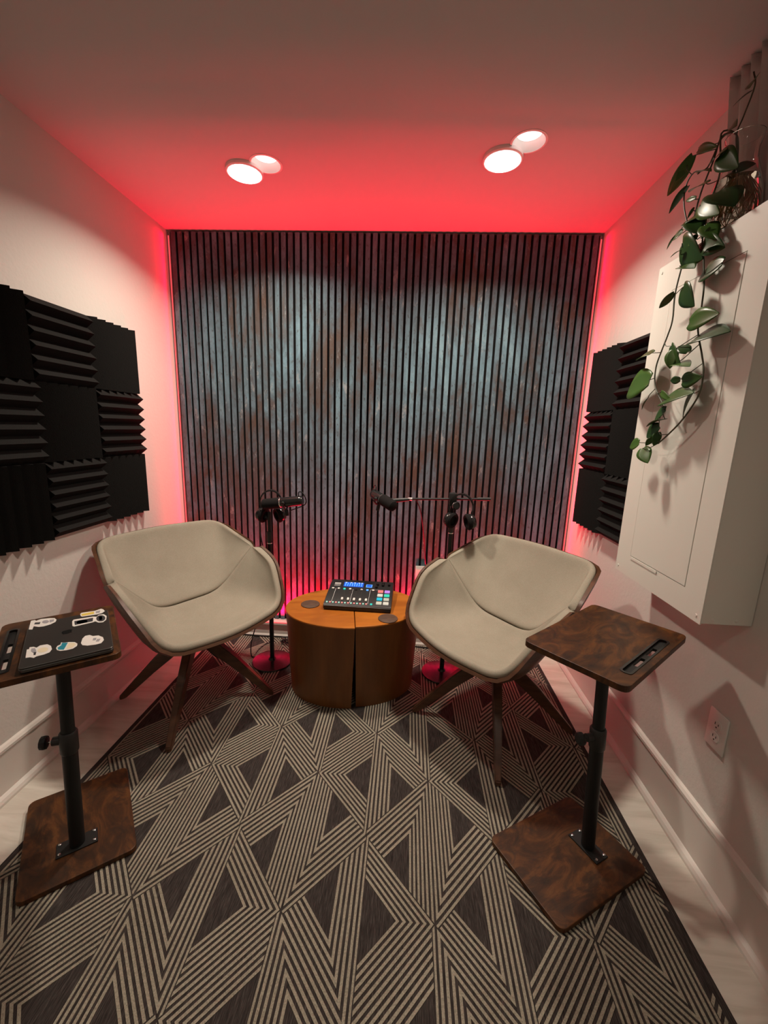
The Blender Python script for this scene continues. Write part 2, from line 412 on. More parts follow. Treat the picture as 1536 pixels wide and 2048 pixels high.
for r in range(-8, 9):
    yc = -1.615 + .2455*r; ty = 'ABC'[r % 3]; xoff = .128 + (.2225 if r % 2 else 0)
    for k in range(-4, 5):
        xc = xoff + .445*k
        for q in cells[ty]:
            q = [(x+xc, y+yc) for x, y in q]
            for n_, c_ in (((1, 0), bx1), ((-1, 0), -bx0), ((0, 1), by1), ((0, -1), -by0)):
                if q: q = clip(q, n_, c_)
            if len(q) < 3: continue
            area = abs(sum(q[i][0]*q[(i+1) % len(q)][1]-q[(i+1) % len(q)][0]*q[i][1] for i in range(len(q))))/2
            if area < 2e-6: continue
            try: prism(bm, q, RZ-.001, RZ+.0018)
            except ValueError: pass
o = obj('raised_cords', bm, M_cord, rug); o['kind'] = 'stuff'

# ---------------------------------------------------------------- acoustic foam
T12 = .305
def foam_mesh(mt):
    """wedge tile, back at x = 0, ridges running along z, tips at x = .05; y and z from 0 to T12"""
    bm = B(); n = 6; p = T12/n; prof = [(0, 0)]
    prof += [(.018, 0.0)]
    for k in range(n): prof += [(.050, (k+.5)*p), (.018, (k+1)*p)]
    prof += [(0, T12)]
    a = [bm.verts.new((x, y, 0.0005)) for x, y in prof]; b = [bm.verts.new((x, y, T12-.0005)) for x, y in prof]
    for k in range(len(prof)): bm.faces.new((a[k], a[(k+1) % len(prof)], b[(k+1) % len(prof)], b[k]))
    # end caps as one strip of quads/triangles each
    for vs in (a, b):
        back = [vs[0], vs[-1]]; val = vs[1:-1:2]
        for k in range(n): bm.faces.new((vs[1+2*k], vs[2+2*k], vs[3+2*k]))
        bm.faces.new([back[0]]+list(val)+[back[1]])
    return bm
foam0 = None
def foam(side, ycen, zcen, horiz, label, group):
    global foam0
    if foam0 is None:
        bm = foam_mesh(None); bmesh.ops.translate(bm, vec=(0, -T12/2, -T12/2), verts=bm.verts)
        foam0 = obj('foam_tile', bm, M_foam); o = foam0
    else:
        o = foam0.copy(); C.objects.link(o)
    x = -W2+.0005 if side == 'L' else W2-.0005
    rz = 0 if side == 'L' else PI
    o.matrix_world = Matrix.Translation((x, ycen, zcen)) @ Matrix.Rotation(rz, 4, 'Z') @ (Matrix.Rotation(PI/2, 4, 'X') if horiz else Matrix.Identity(4))
    tag(o, label, 'foam tile', group)
rows = ('top', 'middle', 'bottom'); ZT = 1.822
cn = ('column nearest the slats', 'middle column', 'column above the laptop')
for c_ in range(3):
    for r in range(3):
        hz = (c_+r) % 2 == 1
        foam('L', -.40-T12*(c_+.5), ZT-T12*(r+.5), hz, 'black foam tile, %s ridges, %s row of nine, %s' % ('level' if hz else 'upright', rows[r], cn[c_]), 'foam tiles on the wall beside the laptop')
for c_ in range(2):
    for r in range(3):
        hz = (c_+r) % 2 == 1
        foam('R', -.145-T12*(c_+.5), ZT-.01-T12*(r+.5), hz, 'black foam tile, %s ridges, %s row beside electrical box, %s' % ('level' if hz else 'upright', rows[r], ('column nearest slats', 'column half hidden')[c_]), 'foam tiles beside the electrical box')

# ---------------------------------------------------------------- electrical box on the right wall
BX, BY0, BY1, BZ0, BZ1 = 1.073, -1.388, -.888, .860, 1.968
eb = thing('electrical_box', 'large white metal electrical panel box mounted on the wall', 'electrical box', (W2, (BY0+BY1)/2, BZ0))
yc = (BY0+BY1)/2
obj('body', box(B(), (BX+.004-W2, BY0-yc+.002, .002), (-.0005, BY1-yc-.002, BZ1-BZ0-.002), .002), M_boxp, eb)
DY0, DY1, DZ0, DZ1 = -1.300-yc, -.985-yc, .943-BZ0, 1.868-BZ0
bm = B()
def holed_cover(bm):
    outer = [(BY0-yc, 0), (BY1-yc, 0), (BY1-yc, BZ1-BZ0), (BY0-yc, BZ1-BZ0)]
    hole = [(DY0-.002, DZ0-.002), (DY1+.002, DZ0-.002), (DY1+.002, DZ1+.002), (DY0-.002, DZ1+.002)]
    plate_hole(bm, outer, [hole], 0, .0035)
    # (a, b, c) -> x = -c, y = a, z = b
    bmesh.ops.transform(bm, matrix=Matrix(((0, 0, -1, BX+.004-W2), (1, 0, 0, 0), (0, 1, 0, 0), (0, 0, 0, 1))), verts=bm.verts)
holed_cover(bm); obj('cover', bm, M_boxp, eb)
dr = obj('door', box(B(), (BX-.0005-W2, DY0, DZ0), (BX+.0038-W2, DY1, DZ1), .0008), M_boxp, eb)
obj('finger_lip', box(B(), (BX-.002-W2, DY1-.17, DZ0-.012), (BX-.0003-W2, DY1-.004, DZ0-.003)), M_boxp, dr)
for k, (y, z) in enumerate(((BY0+.02, .02), (BY1-.02, .02), (BY0+.02, BZ1-BZ0-.02), (BY1-.02, BZ1-BZ0-.02))):
    obj('screw', lathe(B(), [(.005, 0), (.004, .0018)], 12, (BX+.0006-W2, y-yc, z), (-1, 0, 0)), M_boxp, eb, True)
for x in (-.112, -.045):
    obj('side_dimple', lathe(B(), [(.006, 0), (.004, .0012)], 10, (x, BY0-yc+.0022, .016), (0, -1, 0)), M_boxp, eb, True)

# ---------------------------------------------------------------- curtain above the box
cu = thing('curtain', 'grey-mauve pleated curtain hanging from the ceiling behind the glass jar', 'curtain', (W2, -1.45, 1.975))
bm = B(); NY, NZ = 260, 12; Y0, Y1 = -1.9, -.985
grid = []
for j in range(NZ+1):
    z = 1.976 + (H-.002-1.976)*j/NZ; t = j/NZ; row = []
    for i in range(NY+1):
        y = Y1 + (Y0-Y1)*i/NY
        ph = (Y1-y)/.038*2*PI + .5*math.sin(y*17)
        amp = .008 + .014*t; xc = 1.207 - .052*t
        if j == NZ: pass
        row.append(bm.verts.new((xc + amp*math.sin(ph) + .003*math.sin(2.3*ph+1) - W2, y + .010*t*math.cos(ph)*.6 + 1.45, z-1.975)))
    grid.append(row)
for j in range(NZ):
    for i in range(NY): bm.faces.new((grid[j][i], grid[j][i+1], grid[j+1][i+1], grid[j+1][i]))
co = obj('cloth', bm, M_curtain, cu, True)
so = co.modifiers.new('thick', 'SOLIDIFY'); so.thickness = .0016; so.offset = 0
obj('track', box(B(), (1.192-W2, Y0+1.45, H-.016-1.975), (1.212-W2, Y1-.02+1.45, H-.0005-1.975), .002), M_white, cu)

# ---------------------------------------------------------------- glass jar with rooted pothos
JX, JY, JZ = 1.118, -1.145, BZ1+.0008
jar = thing('glass_jar', 'clear glass jar of water and roots on top of the electrical box', 'jar', (JX, JY, JZ))
outp = [(.030, 0), (.050, .004), (.062, .03), (.0655, .07), (.062, .11), (.050, .15), (.040, .185), (.038, .21), (.043, .235), (.046, .25)]
inp = [(r-.0028, z) for r, z in outp[::-1]]; inp[-1] = (.028, .004); inp[-2] = (.047, .0075)
obj('glass', lathe(B(), outp+inp, 40), M_glass, jar, True)
obj('water', lathe(B(), [(.0275, .0045), (.0465, .008), (.0585, .03), (.062, .07), (.0585, .11), (.0505, .138)], 40), M_water, jar, True)
pl = thing('pothos_plant', 'trailing green variegated pothos hanging down over the electrical box', 'plant', (JX, JY, JZ+.0075))
PB = Vector((JX, JY, JZ+.0075))
rnd = random.Random(3); bm = B()
for k in range(70):
    a = rnd.uniform(0, 2*PI); r0 = rnd.uniform(.004, .02); pts = [Vector((r0*math.cos(a), r0*math.sin(a), .13))]
    rr = rnd.uniform(.02, .05); z1 = rnd.uniform(.012, .06); a2 = a+rnd.uniform(-1.4, 1.4)
    pts.append(Vector((rr*.9*math.cos(a), rr*.9*math.sin(a), .085)))
    pts.append(Vector((rr*math.cos((a+a2)/2), rr*math.sin((a+a2)/2), .05)))
    pts.append(Vector((rr*.8*math.cos(a2), rr*.8*math.sin(a2), z1)))
    tube(bm, curve_pts(pts, 4), .0011, 4)
o = obj('roots', bm, M_root, pl); o['kind'] = 'stuff'
def vine(px, name='vine', r=.0026):
    pts = []
    for x, y, pln in px: pts.append(measure(x, y, 0, pln)-PB)
    return pts
mouth = [Vector((0.0, .0, .10)), Vector((-.004, .01, .19)), Vector((-.012, .02, .258))]
V1 = mouth + [Vector((-.03, .055, .275))] + vine([(1428, 318, 1.072), (1402, 385, 1.052), (1386, 445, 1.045), (1376, 495, 1.043), (1362, 540, 1.04), (1350, 590, 1.036), (1345, 640, 1.035), (1335, 672, 1.032), (1322, 705, 1.03), (1312, 735, 1.03), (1310, 770, 1.028), (1322, 800, 1.028), (1331, 815, 1.028)])
V2 = mouth + [Vector((-.045, .035, .27))] + vine([(1440, 345, 1.062), (1416, 420, 1.05), (1405, 480, 1.046), (1407, 520, 1.045), (1408, 570, 1.044), (1403, 615, 1.043), (1396, 660, 1.042), (1403, 705, 1.041), (1407, 740, 1.04), (1401, 780, 1.038), (1386, 810, 1.036), (1360, 845, 1.034), (1332, 873, 1.032), (1316, 887, 1.03)])
V3 = mouth + [Vector((-.02, .07, .28))] + vine([(1415, 335, 1.05), (1388, 345, 1.04), (1372, 372, 1.035), (1368, 410, 1.035), (1376, 450, 1.04), (1388, 480, 1.043)])
V4 = mouth + [Vector((.005, .03, .31)), Vector((-.005, -.01, .355)), Vector((-.03, -.035, .37))]
VS = [curve_pts(V, 5) for V in (V1, V2, V3, V4)]
for V, r in ((V1, .0025), (V2, .0025), (V3, .002), (V4, .002)):
    obj('vine', tube(B(), curve_pts(V, 5), r, 6), M_vine, pl, True)
# leaf of unit length along +y, normal +z
def leaf_mesh(wd):
    bm = B(); st = [(0, .0), (.03, .20), (.09, .33), (.18, .43), (.30, .485), (.42, .49), (.55, .45), (.68, .37), (.80, .265), (.90, .155), (.97, .06), (1.0, 0.0)]
    rows_ = []
    for t, hw in st:
        zc = -.20*t*t; dip = -.10*max(0, 1-t/.14)
        if hw == 0: rows_.append([bm.verts.new((0, t, zc-.015))]); continue
        rows_.append([bm.verts.new((e*hw*wd, t + dip*abs(e), zc-.015 + .13*hw*abs(e)**1.5 - .05*hw*abs(e)**4)) for e in (-1, -.55, 0, .55, 1)])
    for a, b in zip(rows_, rows_[1:]):
        if len(a) == 1:
            for k in range(4): bm.faces.new((a[0], b[k+1], b[k]))
        elif len(b) == 1:
            for k in range(4): bm.faces.new((a[k], a[k+1], b[0]))
        else:
            for k in range(4): bm.faces.new((a[k], a[k+1], b[k+1], b[k]))
    return bm
def solid_leaf(wd):
    o = obj('leaf', leaf_mesh(wd), M_leaf, pl, True)
    md = o.modifiers.new('thick', 'SOLIDIFY'); md.thickness = .012; md.offset = 0
    return o
LW = {'w': .78, 'm': .60, 's': .32}
proto = {}
leaves = [  # base px, tip px, plane of base, breadth, tilt of the blade
    (1455, 296, 1415, 321, 1.05, 'm', .2), (1412, 366, 1378, 374, 1.035, 'w', .5), (1374, 328, 1350, 364, 1.03, 'm', 1.1),
    (1375, 372, 1336, 420, 1.03, 's', 1.2), (1385, 312, 1329, 400, 1.03, 's', 1.25), (1402, 430, 1360, 441, 1.04, 'm', .3),
    (1364, 464, 1340, 477, 1.03, 'w', .1), (1364, 487, 1385, 522, 1.03, 'w', .9), (1444, 525, 1384, 556, 1.045, 'm', .2),
    (1362, 533, 1387, 524, 1.03, 'm', .5), (1432, 385, 1470, 391, 1.045, 'w', .5), (1410, 450, 1430, 466, 1.04, 'm', .3),
    (1406, 486, 1434, 494, 1.04, 'm', .6), (1398, 345, 1424, 328, 1.04, 's', .7), (1366, 574, 1374, 613, 1.025, 'w', .75),
    (1348, 586, 1313, 621, 1.025, 's', 1.1), (1378, 646, 1421, 624, 1.03, 'm', .4), (1384, 681, 1447, 645, 1.03, 'm', .35),
    (1376, 704, 1356, 688, 1.03, 'w', .3), (1303, 706, 1269, 712, 1.02, 'm', .4), (1347, 700, 1336, 735, 1.02, 'w', .1),
    (1342, 692, 1348, 732, 1.022, 'm', .8), (1350, 728, 1377, 721, 1.025, 'm', .6), (1298, 760, 1237, 779, 1.015, 'm', .25),
    (1360, 759, 1336, 762, 1.03, 'm', .7), (1364, 763, 1391, 755, 1.03, 'm', .7), (1325, 803, 1372, 773, 1.02, 'm', .3),
    (1296, 796, 1279, 817, 1.02, 'm', .8), (1331, 818, 1301, 840, 1.018, 'w', .1), (1388, 780, 1352, 835, 1.036, 'm', .5),
    (1318, 852, 1284, 874, 1.02, 'm', .3), (1278, 885, 1254, 892, 1.015, 'w', .2), (1286, 896, 1291, 922, 1.015, 'w', .0),
    (1304, 876, 1290, 892, 1.02, 'm', .7), (1317, 864, 1308, 891, 1.026, 'm', .7), (1395, 470, 1372, 492, 1.03, 'm', .4),
    (1420, 455, 1400, 478, 1.035, 's', .8), (1396, 300, 1422, 290, 1.05, 's', .5), (1440, 310, 1462, 330, 1.05, 'm', .4), (1392, 395, 1366, 402, 1.03, 's', .6),
    (1400, 410, 1424, 424, 1.035, 'm', .5), (1380, 440, 1398, 455, 1.03, 'm', .4), (1352, 470, 1330, 496, 1.03, 's', .9), (1415, 500, 1436, 480, 1.035, 's', .5), (1388, 415, 1374, 436, 1.03, 's', .6), (1322, 784, 1334, 800, 1.02, 's', .6), (1362, 500, 1340, 510, 1.02, 's', .7), (1330, 838, 1292, 843, 1.016, 's', .9)]
rl = random.Random(11)
def place_leaf(base, tip, br, tilt, extra=0.0):
    y = (tip-base); ln = y.length; y.normalize()
    n = Vector((-.8, -.35, .5)).normalized(); x = y.cross(n).normalized(); n = x.cross(y).normalized()
    if br not in proto: o = proto[br] = solid_leaf(LW[br])
    else: o = share(proto[br], pl)
    M_ = Matrix((x, y, n)).transposed().to_4x4() @ Matrix.Rotation(tilt, 4, 'Y')
    o.matrix_local = Matrix.Translation(base) @ M_ @ Matrix.Scale(ln, 4)
    return o
for bx_, by_, tx, ty, pln, br, tilt in leaves:
    base = measure(bx_, by_, 0, pln)-PB; tip = measure(tx, ty, 0, pln-.012)-PB
    place_leaf(base, tip, br, tilt*rl.choice((-1, 1)))
    near = min((q for V in VS for q in V), key=lambda q: (q-base).length + (0 if q.z > base.z-.01 else .02))
    if (near-base).length < .12:
        mid_ = near.lerp(base, .55) + Vector((-.006, 0, -.012*rl.random()))
        obj('petiole', tube(B(), curve_pts([near, mid_, base], 4), .0013, 5), M_vine, pl, True)
for bp, tp, br in (((-.02, -.03, .36), (-.05, -.05, .33), 'w'), ((-.005, .0, .35), (-.03, .035, .345), 'm'), ((-.03, .02, .28), (-.05, -.02, .26), 'm'), ((-.005, .02, .17), (.025, -.02, .17), 'm'), ((-.01, .0, .15), (-.03, .03, .16), 'm')):
    place_leaf(Vector(bp), Vector(tp), br, .3)

# ---------------------------------------------------------------- chairs
def chaikin(P, it=2, w=.22):
    P = [Vector(p) for p in P]
    for _ in range(it):
        Q = [P[0]]
        for a, b in zip(P, P[1:]): Q += [a.lerp(b, w), a.lerp(b, 1-w)]
        Q.append(P[-1]); P = Q
    return P
def fillet(P, r, n=4):
    """round each inner corner of a polyline with radius-like cut r"""
    P = [Vector(p) for p in P]; out = [P[0]]
    for i in range(1, len(P)-1):
        a, b, c_ = P[i-1], P[i], P[i+1]; k = r[i-1] if hasattr(r, '__len__') else r
        p, q = b+(a-b).normalized()*min(k, (a-b).length*.48), b+(c_-b).normalized()*min(k, (c_-b).length*.48)
        for j in range(n+1):
            t = j/n; out.append(p.lerp(b, t).lerp(b.lerp(q, t), t))
    out.append(P[-1]); return out
def resample(P, n):
    L = [0]
    for a, b in zip(P, P[1:]): L.append(L[-1]+(b-a).length)
    out = []; j = 0
    for k in range(n+1):
        s = L[-1]*k/n
        while j < len(P)-2 and L[j+1] < s: j += 1
        t = (s-L[j])/max(1e-9, L[j+1]-L[j]); out.append(P[j].lerp(P[j+1], min(1, t)))
    return out
CH = dict(T=(.288, -.278, .848), S=(.343, -.023, .720), A=(.340, .133, .662), F=(.281, .267, .488), M=(.152, -.062, .517))
def cp(k, s=1, dw=0, dd=0, dz=0):
    w_, d_, z_ = CH[k]; return Vector((s*(w_+dw), -(d_+dd), z_+dz))
NA = 40
seam = resample(fillet([cp('S', -1), cp('M', -1), cp('M'), cp('S')], .07), NA)
topc = resample(fillet([cp('S', -1), cp('T', -1), Vector((0, .285, .858)), cp('T'), cp('S')], (.05, .1, .05)), NA)
frontc = resample(fillet([cp('S', -1), cp('A', -1), cp('F', -1), Vector((0, -.305, .474)), cp('F'), cp('A'), cp('S')], (.05, .06, .12, .06, .05)), NA)
def patch(c0, c1, rows_, bulge):
    G = []
    for j in range(rows_+1):
        t = j/rows_; row = []
        for i in range(NA+1):
            p = c0[i].lerp(c1[i], t); row.append(p)
        G.append(row)
    # smooth hollow: pull the middle of each row outwards a little
    ctr = Vector((0, -.08, .80))
    for j in range(1, rows_):
        for i in range(1, NA):
            t = j/rows_; u = i/NA
            k = bulge*math.sin(PI*t)**.75*math.sin(PI*u)*(1+.45*abs(2*u-1))
            p = G[j][i]; G[j][i] = p + (p-ctr).normalized()*k
    return G
def normals(G):
    R_, NAx = len(G)-1, len(G[0])-1; ctr = Vector((0, -.10, .82)); out = []
    for j in range(R_+1):
        row = []
        for i in range(NAx+1):
            ii = min(max(i, 1), NAx-1)
            du = G[j][min(ii+1, NAx)]-G[j][max(ii-1, 0)]; dv = G[min(j+1, R_)][ii]-G[max(j-1, 0)][ii]
            n = du.cross(dv)
            if n.length < 1e-9: n = G[j][i]-ctr
            n.normalize()
            if n.dot(G[j][i]-ctr) < 0: n = -n
            row.append(n)
        out.append(row)
    return out
def shell(bm, G, d0, d1, inset=0.0):
    """closed solid between two offsets of the patch (offset > 0 is away from the sitter)"""
    N_ = normals(G); R_ = len(G)-1; n = NA
    bm.verts.layers.float.new('crease_vert'); lay = []
    for d in (d0, d1):
        L_ = []
        for j in range(R_+1):
            row = []
            for i in range(n+1):
                if i in (0, n) and j > 0: row.append(L_[0][i]); continue
                row.append(bm.verts.new(G[j][i]+N_[j if 0 < i < n else R_//2][i]*d))
            L_.append(row)
        lay.append(L_)
    def q(vs):
        u = []
        for v_ in vs:
            if v_ not in u: u.append(v_)
        if len(u) > 2: bm.faces.new(u)
    for L_, fl in ((lay[0], 0), (lay[1], 1)):
        for j in range(R_):
            for i in range(n):
                f = [L_[j][i], L_[j][i+1], L_[j+1][i+1], L_[j+1][i]]
                q(f[::-1] if fl else f)
    a, b = lay
    cl = bm.verts.layers.float.get('crease_vert') or bm.verts.layers.float.new('crease_vert')
    for L_ in lay:
        for i in (0, n): L_[0][i][cl] = 1.0
    for j in (0, R_):
        for i in range(n): q([a[j][i], a[j][i+1], b[j][i+1], b[j][i]])
    return bm
chair_src = {}
def make_chair(loc, yaw, legang, label, off):
    t = thing('tub_chair', label, 'chair', loc, yaw, 'beige swivel tub chairs')
    lo_ = Matrix.Rotation(-yaw, 3, 'Z') @ Vector((*off, 0))
    if not chair_src:
        Gb, Gs = patch(seam, topc, 8, .030), patch(seam, frontc, 10, .048)
        for nm, G, d0, d1, mt in (('back_cushion', Gb, 0, .030, M_fab), ('seat_cushion', Gs, 0, .034, M_fab)):
            o = obj(nm, shell(B(), G, d0, d1), mt, t, True)
            for p in o.data.polygons: p.use_smooth = True
            for e in o.data.edges: e.use_edge_sharp = False
            md = o.modifiers.new('sub', 'SUBSURF'); md.levels = 2; md.render_levels = 2
            chair_src[nm] = o
        for nm, G, d0, d1 in (('back_shell', Gb, .029, .043), ('seat_shell', Gs, .033, .047)):
            o = obj(nm, shell(B(), G, d0, d1), M_walnut, t, True)
            chair_src[nm] = o
        chair_src['swivel_post'] = obj('swivel_post', lathe(B(), [(.026, .28), (.026, .375), (.10, .38), (.11, .395), (.09, .42)], 24), M_black, t, True)
        bm = B()   # one leg: tall fin at the hub, tapering to the tip
        sec = [(.0, .285, .365, .020), (.06, .272, .360, .020), (.20, .150, .225, .018), (.345, .012, .058, .014), (.376, 0, .022, .012)]
        rings = [[bm.verts.new((x, s*hw, z)) for s, z in ((-1, z0), (1, z0), (1, z1), (-1, z1))] for x, z0, z1, hw in sec]
        for a, b in zip(rings, rings[1:]):
            for k in range(4): bm.faces.new((a[k], a[(k+1) % 4], b[(k+1) % 4], b[k]))
        bm.faces.new(rings[0]); bm.faces.new(rings[-1])
        bmesh.ops.bevel(bm, geom=list(bm.edges), offset=.004, segments=2, affect='EDGES')
        chair_src['leg'] = obj('leg', bm, M_leg, t, True, loc=lo_, rot=(0, 0, legang-yaw))
        for k in range(1, 4): share(chair_src['leg'], t, lo_, rot=(0, 0, legang-yaw+k*PI/2))
        chair_src['gas_lever'] = obj('lever', tube(B(), [(.05, -.10, .42), (.055, -.125, .39), (.055, -.13, .36)], .003, 6), M_chrome, t, True)
    else:
        for nm in ('back_cushion', 'seat_cushion', 'back_shell', 'seat_shell', 'swivel_post', 'gas_lever'): share(chair_src[nm], t)
        for k in range(4): share(chair_src['leg'], t, lo_, rot=(0, 0, legang-yaw+k*PI/2))
    return t
make_chair((-.781, -.702, .0079), 1.021, math.radians(-81), 'beige tub chair with walnut shell facing the table, beside the laptop stand', (-.022, -.010))
make_chair((.636, -.735, .0079), -.925, math.radians(-96), 'beige tub chair with walnut shell behind the empty rustic stand', (.030, -.016))

# ---------------------------------------------------------------- drum table of two halves
TZ = .45; TA, TBv = .352, .252
tb = thing('drum_table', 'low oval amber wood table split down the middle between the chairs', 'table', (-.038, -.497, .0085), math.radians(9))
def half(sgn, off, name):
    def outline(k, shrink, gap):
        pts = []
        for i in range(25):
            a = -PI/2 + PI*i/24
            pts.append((sgn*(math.cos(a)*TA*shrink + gap) if True else 0, math.sin(a)*TBv*shrink))
        return pts
    bm = B(); rings = []
    for z, sh, gp in ((.0, .90, .012), (.42, .995, .0025), (.4405, 1.0, .002)):
        rings.append([bm.verts.new((x+off[0], y+off[1], z)) for x, y in outline(0, sh, gp)])
    for a, b in zip(rings, rings[1:]):
        for k in range(25): bm.faces.new((a[k], a[(k+1) % 25], b[(k+1) % 25], b[k]))
    bm.faces.new(rings[0]); bm.faces.new(rings[-1])
    o = obj('half_drum', bm, M_tside_shaded, tb, True)
    bm = B()
    p = outline(0, 1.0, .002); p2 = outline(0, .985, .003)
    a = [bm.verts.new((x+off[0], y+off[1], .4405)) for x, y in outline(0, 1.004, .0015)]
    b = [bm.verts.new((x+off[0], y+off[1], .4465)) for x, y in outline(0, 1.004, .0015)]
    c2 = [bm.verts.new((x+off[0], y+off[1], .4485)) for x, y in outline(0, .995, .003)]
    for q, r in ((a, b), (b, c2)):
        for k in range(25): bm.faces.new((q[k], q[(k+1) % 25], r[(k+1) % 25], r[k]))
    bm.faces.new(a); bm.faces.new(c2)
    obj('top_panel', bm, M_table, o, True)
half(-1, (0, 0), 'l'); half(1, (0, .012), 'r')
TT = .0085+.4485
def coaster(x, y, label):
    t = thing('coaster', label, 'coaster', (x, y, TT+.0005), group='round coasters on the table')
    obj('disc', lathe(B(), [(.046, 0), (.048, .001), (.048, .003), (.046, .004), (.0, .004)][:4], 32), M_coast, t, True)
    obj('ring_edge', lathe(B(), [(.044, .0038), (.047, .0048), (.049, .003), (.0485, .0)], 32, capa=False, capb=False), M_coast, t, True)
coaster(-.268, -.515, 'round brown coaster on the table beside the fader side of the mixing console')
coaster(.150, -.632, 'round brown coaster in front of the coloured pads of the mixing console')

# ---------------------------------------------------------------- mixing console
mx = thing('mixing_console', 'black audio mixing console with blue screen and coloured pads on the table', 'audio mixer', (-.012, -.44, TT+.0005), math.radians(-.8))
MW, MD = .350, .262
bm = B(); prof = [(-MD/2, .004), (MD/2, .004), (MD/2, .070), (MD/2-.055, .0685), (-MD/2+.01, .034), (-MD/2, .028)]
a = [bm.verts.new((-MW/2, y, z)) for y, z in prof]; b = [bm.verts.new((MW/2, y, z)) for y, z in prof]
for k in range(len(prof)): bm.faces.new((a[k], a[(k+1) % len(prof)], b[(k+1) % len(prof)], b[k]))
bm.faces.new(a); bm.faces.new(b)
bmesh.ops.bevel(bm, geom=list(bm.edges), offset=.003, segments=2, affect='EDGES')
obj('body', bm, M_blackp, mx, True)
for x in (-.15, .15):
    for y in (-.10, .10): obj('rubber_foot', lathe(B(), [(.010, 0), (.010, .005)], 12, (x, y, 0)), M_blackp, mx)
slope = math.atan2(.0685-.034, MD-.065)
def on_top(x, s, h=0.0):
    """x across, s from front (0) to back (1) along the sloping face"""
    y = -MD/2+.01 + s*(MD-.065); z = .034 + s*(.0685-.034)
    return Matrix.Translation((x, y, z)) @ Matrix.Rotation(slope, 4, 'X') @ Matrix.Translation((0, 0, h))
def glow(name, col, s): return mat(name, tuple(c*.3 for c in col), .4, emis=col, es=s)
M_scr = glow('blue_screen', (.012, .10, .62), 1.0); M_bar = glow('screen_bars', (.12, .42, 1), 1.0); M_hdr = glow('screen_marks', (.75, .85, 1), .9)
M_wh = mat('white_caps', (.8, .78, .74), .4); M_print = mat('white_print', (.55, .55, .55), .5)
M_tl = glow('teal_key', (.05, .75, .62), .8); M_rd = glow('coral_key', (.95, .30, .26), .8); M_gr = glow('mint_key', (.45, .85, .68), .8)
PADS = [((.95, .25, .22), (.62, .28, .95)), ((.80, .76, .66), (.05, .78, .55)), ((.02, .60, .80), (.62, .60, .48)), ((.68, .66, .52), (.78, .74, .62))]
def part(name, mtx, lo, hi, mt, bev=.001, parent=None): return obj(name, box(B(), lo, hi, bev, mtx), mt, parent or mx)
sc_ = part('screen', on_top(-.045, .94), (-.055, -.020, 0), (.055, .026, .0016), M_scr)
for k in range(8): obj('level_bar', box(B(), (-.048+k*.0128, -.015, .0016), (-.043+k*.0128, .017, .0022), 0, on_top(-.045, .94)), M_bar, sc_)
for x in (-.048, -.02, .000, .024, .040): obj('screen_mark', box(B(), (x, .018, .0016), (x+.009, .023, .0022), 0, on_top(-.045, .94)), M_hdr, sc_)
s2 = part('small_screen', on_top(.042, .92), (-.017, -.014, 0), (.017, .016, .0016), M_bar)
obj('screen_field', box(B(), (-.0125, -.010, .0016), (.0125, .012, .0021), 0, on_top(.042, .92)), M_scr, s2)
for k in range(8):
    x = -.152+.0315*k
    part('button', on_top(x, .70), (-.0062, -.005, 0), (.0062, .005, .006), (M_wh, M_wh, M_tl, M_wh, M_blackp, M_print, M_bar, M_wh)[k], .0015)
    part('fader_slot', on_top(x+.004, .42), (-.0012, -.045, 0), (.0012, .045, .0006), M_gap, 0)
    if k < 7:
        part('green_key', on_top(x-.003, .04), (-.008, -.0045, 0), (-.0005, .0045, .004), M_gr, .001)
        part('red_key', on_top(x+.005, .04), (-.0005, -.0045, 0), (.008, .0045, .004), M_rd, .001)
    else: part('green_key', on_top(x+.003, .04), (-.0055, -.0055, 0), (.0055, .0055, .004), M_tl, .001)
for k in range(2, 7): part('fader_cap', on_top(-.152+.0315*k+.004, .19), (-.0055, -.010, .001), (.0055, .010, .010), M_wh, .002)
for x in (-.137, -.042, .053): part('print_line', on_top(x, .37), (-.0008, -.062, 0), (.0008, .072, .0004), M_print, 0)
part('print_line', on_top(.085, .745), (-.030, -.0007, 0), (.030, .0007, .0004), M_print, 0)
for k in range(3): part('print_mark', on_top(-.135, 1.0-.065*k), (-.017, -.0035 + .001*k, 0), (.017, .003 - .001*k, .0004), M_wh if k == 0 else M_print, 0)
for r in range(4):
    for k in range(2):
        cpad = PADS[r][k]
        part('pad', on_top(.110+.036*k, .665-.185*r), (-.0145, -.0125, 0), (.0145, .0125, .005), glow('pad_glow', cpad, .62), .002)
for x, s_ in ((.088, 1.0), (.118, .97), (.152, 1.0), (.083, .86), (.118, 1.06)): obj('knob', lathe(B(), [(.0075, 0), (.0075, .010), (.006, .012)], 16, on_top(x, s_).translation, (0, -math.sin(slope), math.cos(slope))), M_black, mx, True)

